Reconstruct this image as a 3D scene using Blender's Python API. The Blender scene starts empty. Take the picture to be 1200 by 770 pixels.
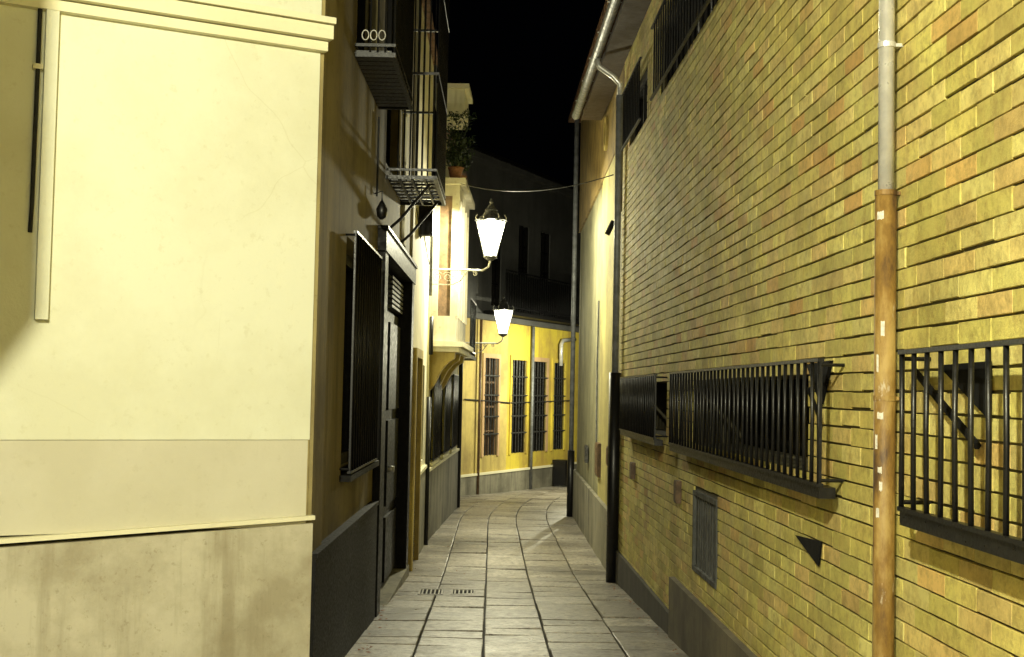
import bpy, math, random
from mathutils import Vector, Matrix
random.seed(11)
S = bpy.context.scene
COL = S.collection
R = math.radians
EYE = 1.35                                   # height of the eye above the paving at the camera

# ------------------------------------------------------------------ mesh building
class MB:
    def __init__(s): s.v = []; s.f = []; s.c = []; s.tone = (0.5, 0.5, 0.5)
    def add(s, vs, fs):
        b = len(s.v); s.v += [tuple(p) for p in vs]
        for f in fs: s.f.append([b + i for i in f]); s.c.append(s.tone)
    def hexa(s, p):                           # 8 corners: 4 bottom ring, 4 top ring
        s.add(p, [(0,3,2,1),(4,5,6,7),(0,1,5,4),(1,2,6,5),(2,3,7,6),(3,0,4,7)])
    def box(s, x0,x1,y0,y1,z0,z1):
        s.hexa([(x0,y0,z0),(x1,y0,z0),(x1,y1,z0),(x0,y1,z0),(x0,y0,z1),(x1,y0,z1),(x1,y1,z1),(x0,y1,z1)])
    def tube(s, pts, r, n=8, cap=True, r1=None):
        pts = [Vector(p) for p in pts]; k = len(pts); vs = []; up = None
        for i, p in enumerate(pts):
            t = (pts[min(i+1,k-1)] - pts[max(i-1,0)]).normalized()
            if up is None: up = Vector((0,0,1)) if abs(t.z) < .9 else Vector((1,0,0))
            a = t.cross(up).normalized(); b = a.cross(t).normalized(); up = b
            rr = r if r1 is None else r + (r1-r)*i/(k-1)
            for j in range(n):
                q = 2*math.pi*j/n; vs.append(p + a*math.cos(q)*rr + b*math.sin(q)*rr)
        fs = [(i*n+j, i*n+(j+1)%n, (i+1)*n+(j+1)%n, (i+1)*n+j) for i in range(k-1) for j in range(n)]
        if cap: fs += [tuple(range(n))[::-1], tuple((k-1)*n+j for j in range(n))]
        s.add(vs, fs)
    def rings(s, c, prof, n=8, rot=0.0, cap=True):     # lathe about z at c; prof = [(r, z)]
        vs = []; c = Vector(c)
        for r, z in prof:
            for j in range(n):
                q = 2*math.pi*j/n + rot; vs.append(c + Vector((math.cos(q)*r, math.sin(q)*r, z)))
        k = len(prof)
        fs = [(i*n+j, i*n+(j+1)%n, (i+1)*n+(j+1)%n, (i+1)*n+j) for i in range(k-1) for j in range(n)]
        if cap: fs += [tuple(range(n))[::-1], tuple((k-1)*n+j for j in range(n))]
        s.add(vs, fs)
    def build(s, name, m, parent=None, smooth=False):
        me = bpy.data.meshes.new(name); me.from_pydata(s.v, [], s.f); me.update()
        ca = me.color_attributes.new('tone', 'FLOAT_COLOR', 'CORNER')
        d = []
        for f, c in zip(s.f, s.c): d += [c[0], c[1], c[2], 1.0]*len(f)
        ca.data.foreach_set('color', d)
        if smooth: me.polygons.foreach_set('use_smooth', [True]*len(me.polygons))
        me.materials.append(m)
        o = bpy.data.objects.new(name, me); COL.objects.link(o)
        if parent: put(o, parent)
        return o
WM = {}
def put(o, parent):                           # parent a world-space mesh under an Empty without moving it
    o.parent = parent
    if parent.name in WM: o.matrix_parent_inverse = WM[parent.name].inverted()
def thing(name, label, cat, loc=(0,0,0), group=None):
    o = bpy.data.objects.new(name, None); COL.objects.link(o); o.location = loc
    o.empty_display_size = .2
    WM[o.name] = Matrix.Translation(Vector(loc))
    o['label'] = label; o['category'] = cat
    if group: o['group'] = group
    return o
def structure(o): o['kind'] = 'structure'; return o
def copy_tree(o, parent=None):
    c = o.copy(); COL.objects.link(c)
    if parent: c.parent = parent
    for ch in list(o.children): copy_tree(ch, c)
    return c

class Frame:                                  # a facade: u runs along it, d stands out of it, h is height over eye level
    def __init__(s, a, b, side):
        s.o = Vector((a[0], a[1])); s.L = (Vector(b)-s.o).length
        s.u = (Vector(b)-s.o).normalized(); s.n = Vector((s.u.y, -s.u.x))*side
    def p(s, u, h, d=0.0):
        q = s.o + s.u*u + s.n*d; return Vector((q.x, q.y, EYE + h))
    def box(s, mb, u0,u1,h0,h1,d0,d1):
        P = s.p
        mb.hexa([P(u0,h0,d0),P(u1,h0,d0),P(u1,h0,d1),P(u0,h0,d1),P(u0,h1,d0),P(u1,h1,d0),P(u1,h1,d1),P(u0,h1,d1)])
    def prism(s, mb, poly, d0, d1):           # poly in (u,h)
        n = len(poly); vs = [s.p(u,h,d0) for u,h in poly] + [s.p(u,h,d1) for u,h in poly]
        mb.add(vs, [tuple(range(n))[::-1], tuple(range(n,2*n))] + [(i,(i+1)%n,n+(i+1)%n,n+i) for i in range(n)])
    def wall(s, mb, U0,U1,H0,H1, ops=(), th=.3, d=0.0):
        us = sorted({U0,U1,*[o[0] for o in ops],*[o[1] for o in ops]}); hs = sorted({H0,H1,*[o[2] for o in ops],*[o[3] for o in ops]})
        us = [u for u in us if U0<=u<=U1]; hs = [h for h in hs if H0<=h<=H1]
        def inop(u,h): return any(o[0]<u<o[1] and o[2]<h<o[3] for o in ops)
        for i in range(len(hs)-1):            # horizontal runs
            hm = (hs[i]+hs[i+1])/2; j = 0
            while j < len(us)-1:
                if inop((us[j]+us[j+1])/2, hm): j += 1; continue
                k = j
                while k < len(us)-1 and not inop((us[k]+us[k+1])/2, hm): k += 1
                s.box(mb, us[j],us[k],hs[i],hs[i+1],d-th,d); j = k

# ------------------------------------------------------------------ materials
def nodes(name):
    m = bpy.data.materials.new(name); m.use_nodes = True; nt = m.node_tree
    return m, nt, nt.nodes['Principled BSDF']
def N(nt, t, **kw):
    n = nt.nodes.new(t)
    for k, v in kw.items():
        if k.startswith('i_'): n.inputs[int(k[2:])].default_value = v
        else: setattr(n, k, v)
    return n
def ramp(nt, src, stops):
    r = N(nt, 'ShaderNodeValToRGB'); e = r.color_ramp.elements
    while len(e) < len(stops): e.new(.5)
    for i, (p, c) in enumerate(stops): e[i].position = p; e[i].color = (*c, 1) if len(c)==3 else c
    nt.links.new(src, r.inputs[0]); return r.outputs[0]
def mixc(nt, fac, a, b, mode='MIX'):
    m = N(nt, 'ShaderNodeMix', data_type='RGBA', blend_type=mode)
    for sock, v in ((0,fac),(6,a),(7,b)):
        if hasattr(v, 'is_output'): nt.links.new(v, m.inputs[sock])
        else: m.inputs[sock].default_value = v if sock==0 else ((*v,1) if len(v)==3 else v)
    return m.outputs[2]
def noise(nt, scale, detail=5, rough=.6, stretch=None, dist=0):
    tc = N(nt, 'ShaderNodeNewGeometry'); out = tc.outputs['Position']
    if stretch:
        mp = N(nt, 'ShaderNodeMapping'); mp.inputs['Scale'].default_value = stretch
        nt.links.new(out, mp.inputs[0]); out = mp.outputs[0]
    n = N(nt, 'ShaderNodeTexNoise'); n.inputs['Scale'].default_value = scale
    n.inputs['Detail'].default_value = detail; n.inputs['Roughness'].default_value = rough; n.inputs['Distortion'].default_value = dist
    nt.links.new(out, n.inputs['Vector']); return n.outputs['Fac']
def bump(nt, bs, h, strength=.3, dist=.01):
    b = N(nt, 'ShaderNodeBump'); b.inputs['Strength'].default_value = strength; b.inputs['Distance'].default_value = dist
    nt.links.new(h, b.inputs['Height']); nt.links.new(b.outputs[0], bs.inputs['Normal'])
def plaster(name, c, dark=None, stain=.5, streak=True, bmp=.25, rough=.85, sc=1.0, crack=0):
    m, nt, bs = nodes(name); dark = dark or tuple(x*.55 for x in c)
    big = ramp(nt, noise(nt, .9*sc, 7, .66), [(.42,(0,0,0)),(.63,(1,1,1))])
    col = mixc(nt, N_mul(nt, big, stain*.6), c, dark)
    if streak:
        st = ramp(nt, noise(nt, 3.5*sc, 5, .65, (1,1,.10)), [(.50,(0,0,0)),(.66,(1,1,1))])
        col = mixc(nt, N_mul(nt, st, stain*.5), col, dark)
    fine = noise(nt, 60, 6, .7)
    if crack:
        tc = N(nt, 'ShaderNodeNewGeometry'); mp = N(nt, 'ShaderNodeMapping'); nt.links.new(tc.outputs['Position'], mp.inputs[0])
        nz = N(nt, 'ShaderNodeTexNoise'); nz.inputs['Scale'].default_value = 2.5; nt.links.new(mp.outputs[0], nz.inputs['Vector'])
        ad = N(nt, 'ShaderNodeMix', data_type='VECTOR'); ad.inputs[0].default_value = .16; nt.links.new(mp.outputs[0], ad.inputs[4]); nt.links.new(nz.outputs['Color'], ad.inputs[5])
        vo = N(nt, 'ShaderNodeTexVoronoi', feature='DISTANCE_TO_EDGE'); vo.inputs['Scale'].default_value = 1.1; nt.links.new(ad.outputs[1], vo.inputs['Vector'])
        ck = ramp(nt, vo.outputs['Distance'], [(0,(1,1,1)),(.0022,(0,0,0))])
        gate = ramp(nt, noise(nt, .8, 2), [(.54,(0,0,0)),(.60,(1,1,1))])
        mm = N(nt, 'ShaderNodeMath', operation='MULTIPLY'); nt.links.new(ck, mm.inputs[0]); nt.links.new(gate, mm.inputs[1])
        col = mixc(nt, N_mul(nt, mm.outputs[0], .30*crack), col, dark)
        dr = ramp(nt, noise(nt, 9, 5, .7, (1,1,.05)), [(.62,(0,0,0)),(.74,(1,1,1))])
        col = mixc(nt, N_mul(nt, dr, .22*crack), col, dark)
    sp = ramp(nt, noise(nt, 18*sc, 6, .7), [(.58,(0,0,0)),(.68,(1,1,1))])
    col = mixc(nt, N_mul(nt, sp, stain*.45), col, dark)
    nt.links.new(col, bs.inputs['Base Color']); bs.inputs['Roughness'].default_value = rough
    bump(nt, bs, fine, bmp, .004); return m
def N_mul(nt, a, k):
    n = N(nt, 'ShaderNodeMath', operation='MULTIPLY'); nt.links.new(a, n.inputs[0]); n.inputs[1].default_value = k; return n.outputs[0]
def simple(name, c, rough=.5, metal=0, var=.35, sc=12, bmp=.15):
    m, nt, bs = nodes(name)
    f = ramp(nt, noise(nt, sc, 6, .65), [(.4,(0,0,0)),(.62,(1,1,1))])
    nt.links.new(mixc(nt, f, c, tuple(x*(1-var) for x in c)), bs.inputs['Base Color'])
    bs.inputs['Metallic'].default_value = metal
    if max(c) < .05: bs.inputs['Specular IOR Level'].default_value = .45 if name == 'black_iron' else .12
    rr = ramp(nt, noise(nt, sc*2, 4), [(.3,(max(0,rough-.12),)*3),(.7,(min(1,rough+.15),)*3)])
    nt.links.new(rr, bs.inputs['Roughness'])
    if bmp: bump(nt, bs, noise(nt, sc*5, 4), bmp, .003)
    return m

M = {}
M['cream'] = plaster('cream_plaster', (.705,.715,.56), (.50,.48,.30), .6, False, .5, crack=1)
M['cream_band'] = plaster('cream_band_plaster', (.58,.555,.43), (.42,.39,.26), .6, False, .5, crack=1)
M['cornice'] = plaster('cornice_plaster', (.74,.71,.50), (.50,.44,.24), .3, False, .1)
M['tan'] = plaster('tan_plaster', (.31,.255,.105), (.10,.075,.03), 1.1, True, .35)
M['granite'] = simple('dark_granite', (.008,.0078,.0075), .55, 0, .5, 30)
M['white_plaster'] = plaster('white_plaster', (.72,.68,.50), (.38,.33,.18), .5)
M['ochre'] = plaster('ochre_plaster', (.52,.41,.12), (.20,.14,.05), 1.1)
M['yellow'] = plaster('yellow_plaster', (.62,.50,.05), (.30,.19,.05), 1.1)
M['pale_yellow'] = plaster('pale_yellow_plaster', (.42,.37,.13), (.14,.115,.04), 1.2)
M['dim_grey_plaster'] = plaster('dim_grey_plaster', (.075,.075,.07), (.03,.03,.03), .9)
M['pink_plaster'] = plaster('pink_plaster', (.50,.33,.17), (.3,.2,.1), .8)
M['shaded_brown_render'] = plaster('shaded_brown_render', (.27,.19,.06), (.09,.06,.025), 1.1, False, 1.0, .9, 3)
M['shaded_grey_green'] = plaster('shaded_grey_green_render', (.27,.26,.15), (.10,.09,.045), 1.1)
M['bay_paint'] = plaster('bay_paint', (.46,.43,.31), (.15,.12,.06), .8)
M['stone_grey'] = plaster('grey_plinth_stone', (.26,.245,.18), (.06,.055,.04), 1.2)
M['concrete'] = plaster('stained_concrete', (.17,.145,.09), (.04,.036,.028), 1.0, True, .5, .9, 2.0)
M['dirt_plinth'] = plaster('dark_concrete', (.075,.068,.05), (.025,.022,.018), 1.0, True, .5, .9, 2.0)
M['iron'] = simple('black_iron', (.006,.006,.0065), .38, 0, .4, 30)
M['iron_grey'] = simple('weathered_iron', (.10,.10,.095), .5, .6, .6, 20)
M['grate_iron'] = simple('worn_grate_iron', (.24,.225,.19), .5, .3, .4, 20)
M['white_iron'] = simple('pale_painted_iron', (.55,.54,.48), .5, .1, .3, 20)
M['dark_wood'] = simple('dark_wood', (.006,.005,.004), .5, 0, .5, 14)
M['brown_wood'] = simple('brown_wood', (.13,.075,.035), .55, 0, .5, 10)
M['black'] = simple('dark_interior', (.006,.006,.006), .9, 0, .2, 5, 0)
M['zinc'] = simple('galvanised_steel', (.62,.62,.60), .33, .35, .25, 9)
M['pvc'] = simple('grey_pipe', (.22,.23,.24), .5, .2, .4, 8)
M['cable'] = simple('cable_rubber', (.03,.03,.03), .6, 0, .3, 20)
M['paper'] = simple('sticker_paper', (.72,.70,.62), .7, 0, .35, 60)
M['tile'] = simple('roof_tile', (.16,.08,.045), .8, 0, .5, 8)
M['cabinet'] = simple('grey_cabinet', (.09,.095,.09), .5, .3, .5, 8)
M['curtain'] = simple('curtain_cloth', (.5,.46,.3), .9, 0, .3, 10)
M['leaf'] = simple('leaf', (.05,.085,.03), .55, 0, .5, 40)
M['terracotta'] = simple('terracotta', (.30,.13,.06), .8, 0, .4, 20)

m, nt, bs = nodes('rusty_pipe')
f = ramp(nt, noise(nt, 6, 7, .7, (1,1,.35)), [(.38,(.06,.03,.012)),(.5,(.21,.12,.025)),(.62,(.36,.25,.08))])
w = ramp(nt, noise(nt, 16, 6, .7, (1,1,.3)), [(.60,(0,0,0)),(.64,(1,1,1))])
nt.links.new(mixc(nt, N_mul(nt, w, .55), f, (.55,.50,.40)), bs.inputs['Base Color']); bs.inputs['Roughness'].default_value = .6
bump(nt, bs, noise(nt, 60, 5), .4, .003); M['rust'] = m

def toned(name, stops, rough, bsc, bst, dirt=(.05,.045,.035), dirtamt=.5, fine=.35, warm=None):
    m, nt, bs = nodes(name)
    at = N(nt, 'ShaderNodeAttribute', attribute_name='tone'); sp = N(nt, 'ShaderNodeSeparateColor')
    nt.links.new(at.outputs['Color'], sp.inputs[0])
    col = ramp(nt, sp.outputs[0], stops)
    v = N(nt, 'ShaderNodeMapRange'); nt.links.new(sp.outputs[1], v.inputs[0]); v.inputs[3].default_value = .78; v.inputs[4].default_value = 1.14
    col = mixc(nt, 1.0, col, v.outputs[0], 'MULTIPLY')
    if warm:
        wn = ramp(nt, noise(nt, 1.7, 7, .7), [(.44,(0,0,0)),(.64,(1,1,1))]); col = mixc(nt, N_mul(nt, wn, .38), col, warm)
        wn = ramp(nt, noise(nt, 11, 5, .7), [(.50,(0,0,0)),(.66,(1,1,1))]); col = mixc(nt, N_mul(nt, wn, .32), col, warm)
    n1 = ramp(nt, noise(nt, 22, 7, .72), [(.44,(0,0,0)),(.66,(1,1,1))])
    col = mixc(nt, N_mul(nt, n1, fine), col, dirt)
    n2 = ramp(nt, noise(nt, 1.3, 8, .68), [(.47,(0,0,0)),(.64,(1,1,1))])
    col = mixc(nt, N_mul(nt, n2, dirtamt), col, dirt)
    nt.links.new(col, bs.inputs['Base Color'])
    rr = ramp(nt, noise(nt, 9, 5), [(.3,(rough-.15,)*3),(.7,(min(1,rough+.12),)*3)]); nt.links.new(rr, bs.inputs['Roughness'])
    bump(nt, bs, noise(nt, bsc, 8, .7), bst, .006); return m
M['brick'] = toned('yellow_brick', [(0,(.55,.49,.13)),(.30,(.65,.59,.16)),(.55,(.72,.66,.23)),(.80,(.68,.50,.18)),(.92,(.66,.46,.15)),(1,(.60,.35,.10))], .85, 55, .8, (.19,.145,.035), .42, .5, (.60,.41,.13))
M['soffit'] = toned('brown_soffit', [(0,(.075,.05,.027)),(1,(.075,.05,.027))], .85, 30, 1.0, (.05,.03,.015), .6, .8)
M['mortar'] = plaster('grey_mortar', (.09,.08,.045), (.02,.018,.012), .8, False, .5)
M['paving'] = toned('stone_paving', [(0,(.22,.20,.165)),(.5,(.37,.335,.28)),(1,(.52,.48,.41))], .42, 16, 1.0, (.05,.043,.032), .6, .85, (.30,.26,.20))
M['joint'] = plaster('paving_joint', (.035,.032,.026), (.015,.014,.012), .8, False, .4)

def emit_glass(name, col, st):
    m = bpy.data.materials.new(name); m.use_nodes = True; nt = m.node_tree; nt.nodes.clear()
    o = nt.nodes.new('ShaderNodeOutputMaterial'); e = nt.nodes.new('ShaderNodeEmission'); t = nt.nodes.new('ShaderNodeBsdfTransparent')
    mx = nt.nodes.new('ShaderNodeMixShader'); mx.inputs[0].default_value = .45
    e.inputs[0].default_value = (*col,1); e.inputs[1].default_value = st
    nt.links.new(t.outputs[0], mx.inputs[1]); nt.links.new(e.outputs[0], mx.inputs[2]); nt.links.new(mx.outputs[0], o.inputs[0]); return m
M['lamp_glass'] = emit_glass('lit_lantern_glass', (1,.97,.74), 12)
m, nt, bs = nodes('window_glass'); bs.inputs['Base Color'].default_value = (.01,.011,.012,1); bs.inputs['Roughness'].default_value = .12; M['glass'] = m

# ------------------------------------------------------------------ ground
GP = [(-40,1.0),(0,0),(14,-.63),(22,-.76),(30,-.97),(45,-1.15),(600,-1.2)]
def g(y):
    for (a,za),(b,zb) in zip(GP, GP[1:]):
        if y <= b: return za + (zb-za)*(max(y,a)-a)/(b-a)
    return GP[-1][1]
def ge(y): return g(y) - EYE                  # ground relative to eye height
mb = MB()
ys = [-40,0,14,22,30,45,600]
for a, b in zip(ys, ys[1:]):
    mb.add([(-300,a,g(a)-.030),(300,a,g(a)-.030),(300,b,g(b)-.030),(-300,b,g(b)-.030)], [(0,1,2,3)])
structure(mb.build('ground', M['joint']))
def drift(y): return .0075*(y-8.44) + (.010*(y-20)**2 if y > 20 else 0)
mb = MB()
cols = [-2.70,-2.22,-1.76,-1.31,-.86,-.415,.04,.484,.99,1.47,1.93,2.4,2.86,3.3,3.8]
for ci in range(len(cols)-1):
    y = -6 + random.uniform(0,.4)
    while y < 41:
        dl = random.choice([.32,.38,.44,.50,.56]) if y < 22 else .55
        y1 = y + dl; gap = .003 + random.random()*.003; dz = random.uniform(-.005,.006); tl = random.uniform(-.004,.004)
        mb.tone = (min(1,max(0,random.gauss(.5,.26))), random.random(), 0)
        e = .006
        q = []
        for (yy, inset, z) in ((0,0,-.03),(0,e,0)):
            pass
        ya, yb = y+gap, y1-gap
        xs = lambda c, yy: c + drift(yy)
        x0, x1 = cols[ci]+.0065, cols[ci+1]-.0065
        j = [random.uniform(-.008,.008) for _ in range(4)]
        base = [(xs(x0,ya),ya+j[0],g(ya)-.028),(xs(x1,ya),ya+j[1],g(ya)-.028),(xs(x1,yb),yb+j[2],g(yb)-.028),(xs(x0,yb),yb+j[3],g(yb)-.028)]
        mid = [(a,b,c+.023+dz) for a,b,c in base]
        top = [(xs(x0,ya)+e,ya+j[0]+e,g(ya)+dz-tl),(xs(x1,ya)-e,ya+j[1]+e,g(ya)+dz+tl),(xs(x1,yb)-e,yb+j[2]-e,g(yb)+dz+tl),(xs(x0,yb)+e,yb+j[3]-e,g(yb)+dz-tl)]
        mb.add(base+mid+top, [(0,1,5,4),(1,2,6,5),(2,3,7,6),(3,0,4,7),(4,5,9,8),(5,6,10,9),(6,7,11,10),(7,4,8,11),(8,9,10,11)])
        y = y1
structure(mb.build('paving', M['paving']))

def grate(x, y, label):
    t = thing('drain_grate', label, 'drain grate', (x,y,g(y)), 'iron drain grates in the paving')
    f = MB(); w, l = .115, .17
    z = g(y)+.016
    f.box(x-w,x+w,y-l,y-l+.025,z-.02,z); f.box(x-w,x+w,y+l-.025,y+l,z-.02,z)
    f.box(x-w,x-w+.02,y-l+.025,y+l-.025,z-.02,z-.001); f.box(x+w-.02,x+w,y-l+.025,y+l-.025,z-.02,z-.001)
    f.build('frame', M['grate_iron'], t)
    b = MB()
    for k in range(5): xx = x-w+.02+(k+.5)*(2*w-.04)/5; b.box(xx-.007,xx+.007,y-l+.025,y+l-.025,z-.02,z-.003)
    b.build('slats', M['grate_iron'], t)
    k = MB(); k.box(x-w+.01,x+w-.01,y-l+.01,y+l-.01,z-.05,z-.009); k.build('pit', M['black'], t)
grate(-.44, 12.0, 'small iron drain grate in the paving nearest the dark portal')
grate(-.14, 12.0, 'small iron drain grate in the paving nearer the middle of the alley')

# ------------------------------------------------------------------ brick building (right)
FA = Frame((1.435,0),(1.435,1), -1)           # u = distance, n = -X
if FA.n.x > 0: FA.n = -FA.n
A = thing('brick_building', 'long yellow brick building with barred basement windows along the right side of the alley', 'building', (1.6,6,0))
lowops = [(5.62,8.75,-.33,.10),(9.95,12.05,-.33,.10),(.4,3.25,-.33,.10)]
upops = [(11.45,12.85,2.5,3.0),(7.3,10.6,2.5,3.05),(2.4,6.2,2.5,3.05)]
hatch = (7.75,8.62,-1.17,-.64)
ops = lowops+upops+[hatch]
END, TOPH = 13.4, 3.5
mb = MB(); FA.wall(mb, -6, END, -2.4, TOPH, ops, .34, -.011); mb.build('mortar_core', M['mortar'], A)
mb = MB(); course, BL = .0705, .252
k = 0; h = -1.95
while h < TOPH:
    u = -6 + (k%2)*BL/2 + random.uniform(-.01,.01)
    while u < END:
        pj = random.choice([.0008,.0015,.0022,.003]); iv = [(u+pj, min(u+BL-pj, END))]
        for o in ops:
            if o[2] < h+course*.55 and o[3] > h+course*.45:
                nv = []
                for a,b in iv:
                    if o[1] <= a or o[0] >= b: nv.append((a,b))
                    else:
                        if a < o[0]: nv.append((a,o[0]))
                        if b > o[1]: nv.append((o[1],b))
                iv = nv
        for a,b in iv:
            if b-a < .02: continue
            t = random.random()
            mb.tone = (t*.80 if random.random()<.94 else random.uniform(.85,1), random.random(), 0)
            mt = random.choice([.0030,.004,.0045,.0055]) if random.random()<.92 else .0012
            z0, z1 = h+mt, h+course-mt
            if random.random() < .05: z0 += .004
            dd = random.uniform(-.0015,.0015); ti = random.uniform(-.001,.001); e = .0012
            P = FA.p
            bk = [P(a,z0,-.013),P(b,z0,-.013),P(b,z1,-.013),P(a,z1,-.013)]
            md = [P(a,z0,dd-.0012),P(b,z0,dd-.0012),P(b,z1,dd-.0012),P(a,z1,dd-.0012)]
            fr = [P(a+e,z0+e,dd+ti),P(b-e,z0+e,dd-ti),P(b-e,z1-e,dd-ti),P(a+e,z1-e,dd+ti)]
            mb.add(bk+md+fr, [(0,4,5,1),(1,5,6,2),(2,6,7,3),(3,7,4,0),(4,8,9,5),(5,9,10,6),(6,10,11,7),(7,11,8,4),(8,11,10,9)])
        u += BL
    h += course; k += 1
mb.build('brick_wall', M['brick'], A)
# core of the building and its end
mb = MB(); mb.box(1.80,9,-6,END,-1.5,EYE+TOPH); mb.box(1.4455,1.80,END,END+.002,-1.2,EYE+TOPH); mb.build('rear_wall', M['mortar'], A)
mb = MB(); mb.box(1.779,1.797,-6,END,-1,EYE+3.3); mb.build('interior', M['black'], A)
mb = MB(); FA.box(mb, 9.42,13.46,ge(13)-.3,-1.62,-.02,.030)
mb.build('plinth', M['dirt_plinth'], A)
mb = MB(); FA.box(mb, -6,9.42,-2.3,-1.335,-.02,.042); mb.build('plinth', M['concrete'], A)
mb = MB(); FA.box(mb, 13.47,14.3,ge(14)-.1,.03,-.1,.0); pr = mb.build('corner_pier', M['mortar'], A)
mb = MB(); h = -1.95; k = 0
while h < 0.02:
    u = 13.46 + (k%2)*-.12
    while u < 14.31:
        a_,b_ = max(u,13.462), min(u+.235,14.31)
        if b_-a_ > .03: mb.tone = (random.random(),random.random(),0); FA.box(mb,a_,b_-.008,h+.006,h+.066,-.02,.016+random.uniform(-.003,.003))
        u += .245
    h += .0705; k += 1
mb.build('bricks', toned('brown_brick', [(0,(.10,.07,.04)),(1,(.24,.165,.08))], .85, 55, .5), pr)
# eaves and gutter
mb = MB(); mb.box(1.20,9.3,-6,13.44,EYE+TOPH,EYE+TOPH+.07); mb.box(1.20,1.46,13.44,16.3,EYE+TOPH,EYE+TOPH+.07)
mb.build('eaves', M['soffit'], A)
mb = MB()
for i in range(78):
    y = -5.9 + i*.248; mb.tone = (random.random(),)*3
    mb.tube([(1.15,y,EYE+TOPH+.13),(4.8,y,EYE+TOPH+1.15)], .085, 8)
mb.hexa([(1.16,-6,EYE+3.571),(9.3,-6,EYE+3.571),(9.3,13.44,EYE+3.571),(1.16,13.44,EYE+3.571),(1.2,-6,EYE+3.62),(5,-6,EYE+4.7),(5,13.44,EYE+4.7),(1.2,13.44,EYE+3.62)])
mb.hexa([(1.16,13.44,EYE+3.571),(1.45,13.44,EYE+3.571),(1.45,16.3,EYE+3.571),(1.16,16.3,EYE+3.571),(1.18,13.44,EYE+3.62),(1.45,13.44,EYE+3.68),(1.45,16.3,EYE+3.68),(1.18,16.3,EYE+3.62)])
mb.build('roof', M['tile'], A)
def gutter(name, x, z, y0, y1, r, par):
    mb = MB(); n = 8; vs = []
    for y in (y0,y1):
        for rr in (r, r-.008):
            for j in range(n+1):
                q = math.pi + math.pi*j/n; vs.append((x+math.cos(q)*rr, y, z+math.sin(q)*rr))
    k = n+1; fs = []
    for j in range(n): fs += [(j,j+1,2*k+j+1,2*k+j),(k+j,3*k+j,3*k+j+1,k+j+1),(j,k+j,k+j+1,j+1),(2*k+j,2*k+j+1,3*k+j+1,3*k+j)]
    fs += [(0,2*k,3*k,k),(n,k+n,3*k+n,2*k+n)]
    mb.add(vs, fs); return mb.build(name, M['pvc'], par)
gt = gutter('gutter', 1.13, EYE+TOPH+.06, -6, 16.35, .052, A)
for y in [i*1.0-5.5 for i in range(22)]: mb = MB(); mb.box(1.064,1.197,y,y+.02,EYE+TOPH+.062,EYE+TOPH+.07); mb.build('gutter_bracket', M['zinc'], gt)

# basement cages
def cage(F, u0, u1, h0, h1, d, par, name='window_grille', step=.115, fold=None):
    t = MB()
    for h, th in ((h1,.014),(h0,.014)): F.box(t, u0,u1,h-th/2,h+th/2,d-.013,d+.013)
    for u in (u0,u1):                         # returns to the wall
        for h in (h1-.02,h0+.02): t.tube([F.p(u,h,-.02),F.p(u,h,d)], .008, 6)
    for u in (u0,u1-.014): F.box(t, u,u+.014,h0+.007,h1-.007,d-.006,d+.006)
    root = t.build(name, M['iron'], par)
    b = MB(); n = int((u1-u0)/step); 
    for i in range(n+1):
        u = u0 + .01 + (u1-u0-.02)*i/n; j = random.uniform(-.004,.004)
        b.tube([F.p(u,h0+.006,d+.003),F.p(u+j*.4,(h0+h1)/2,d+.003+j*.5),F.p(u,h1-.006,d+.003)], .0085, 8)
    b.build('bars', M['iron'], root, True)
    return root
for (u0,u1,lab) in ((5.06,9.12,1),(9.92,12.4,2),(.2,4.08,3)):
    o = cage(FA, u0, u1, -.350, .148, .092, A)
    sm = MB(); FA.box(sm, u0,u1+.0,-.402,-.358,.03,.096)
    sm.build('sill_angle', M['iron'], o)
# flat black triangles and slanting bars by the near ends of the cages
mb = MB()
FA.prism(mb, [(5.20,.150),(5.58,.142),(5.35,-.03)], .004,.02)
mb.build('dark_triangle', M['black'], A)
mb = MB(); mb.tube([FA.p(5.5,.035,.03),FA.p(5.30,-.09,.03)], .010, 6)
mb.build('dark_slant_bar', M['black'], A)
mb = MB(); FA.prism(mb, [(5.35,-.603),(5.79,-.626),(5.39,-.712)], .003,.010); mb.build('dark_triangle', M['black'], A)
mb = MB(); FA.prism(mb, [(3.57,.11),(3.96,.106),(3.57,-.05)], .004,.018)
mb.build('dark_triangle', M['black'], A)
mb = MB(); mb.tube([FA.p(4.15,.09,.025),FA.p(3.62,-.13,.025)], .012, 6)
mb.build('dark_slant_bar', M['black'], A)
for i,(a,b,c,d_) in enumerate(upops):
    fr = MB(); FA.box(fr, a,b,c,c+.05,-.13,-.05); FA.box(fr, a,b,d_-.05,d_,-.13,-.05)
    n = max(2,int((b-a)/.5))
    for k in range(n+1):
        uu = a + (b-a-.05)*k/n; FA.box(fr, uu,uu+.05,c+.05,d_-.05,-.125,-.055)
    w = fr.build('window', M['dark_wood'], A)
    pn = MB(); FA.box(pn, a,b,c,d_,-.16,-.135); pn.build('pane', M['glass'], w)
    cg = MB()
    k = a+.05
    while k < b: cg.tube([FA.p(k,c-.03,.07),FA.p(k,d_+.03,.07)], .008, 6); k += .13
    for h in (c-.03,d_+.03): FA.box(cg, a-.05,b+.05,h-.008,h+.008,.06,.08)
    cg.build('grille', M['iron'], w)
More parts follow.
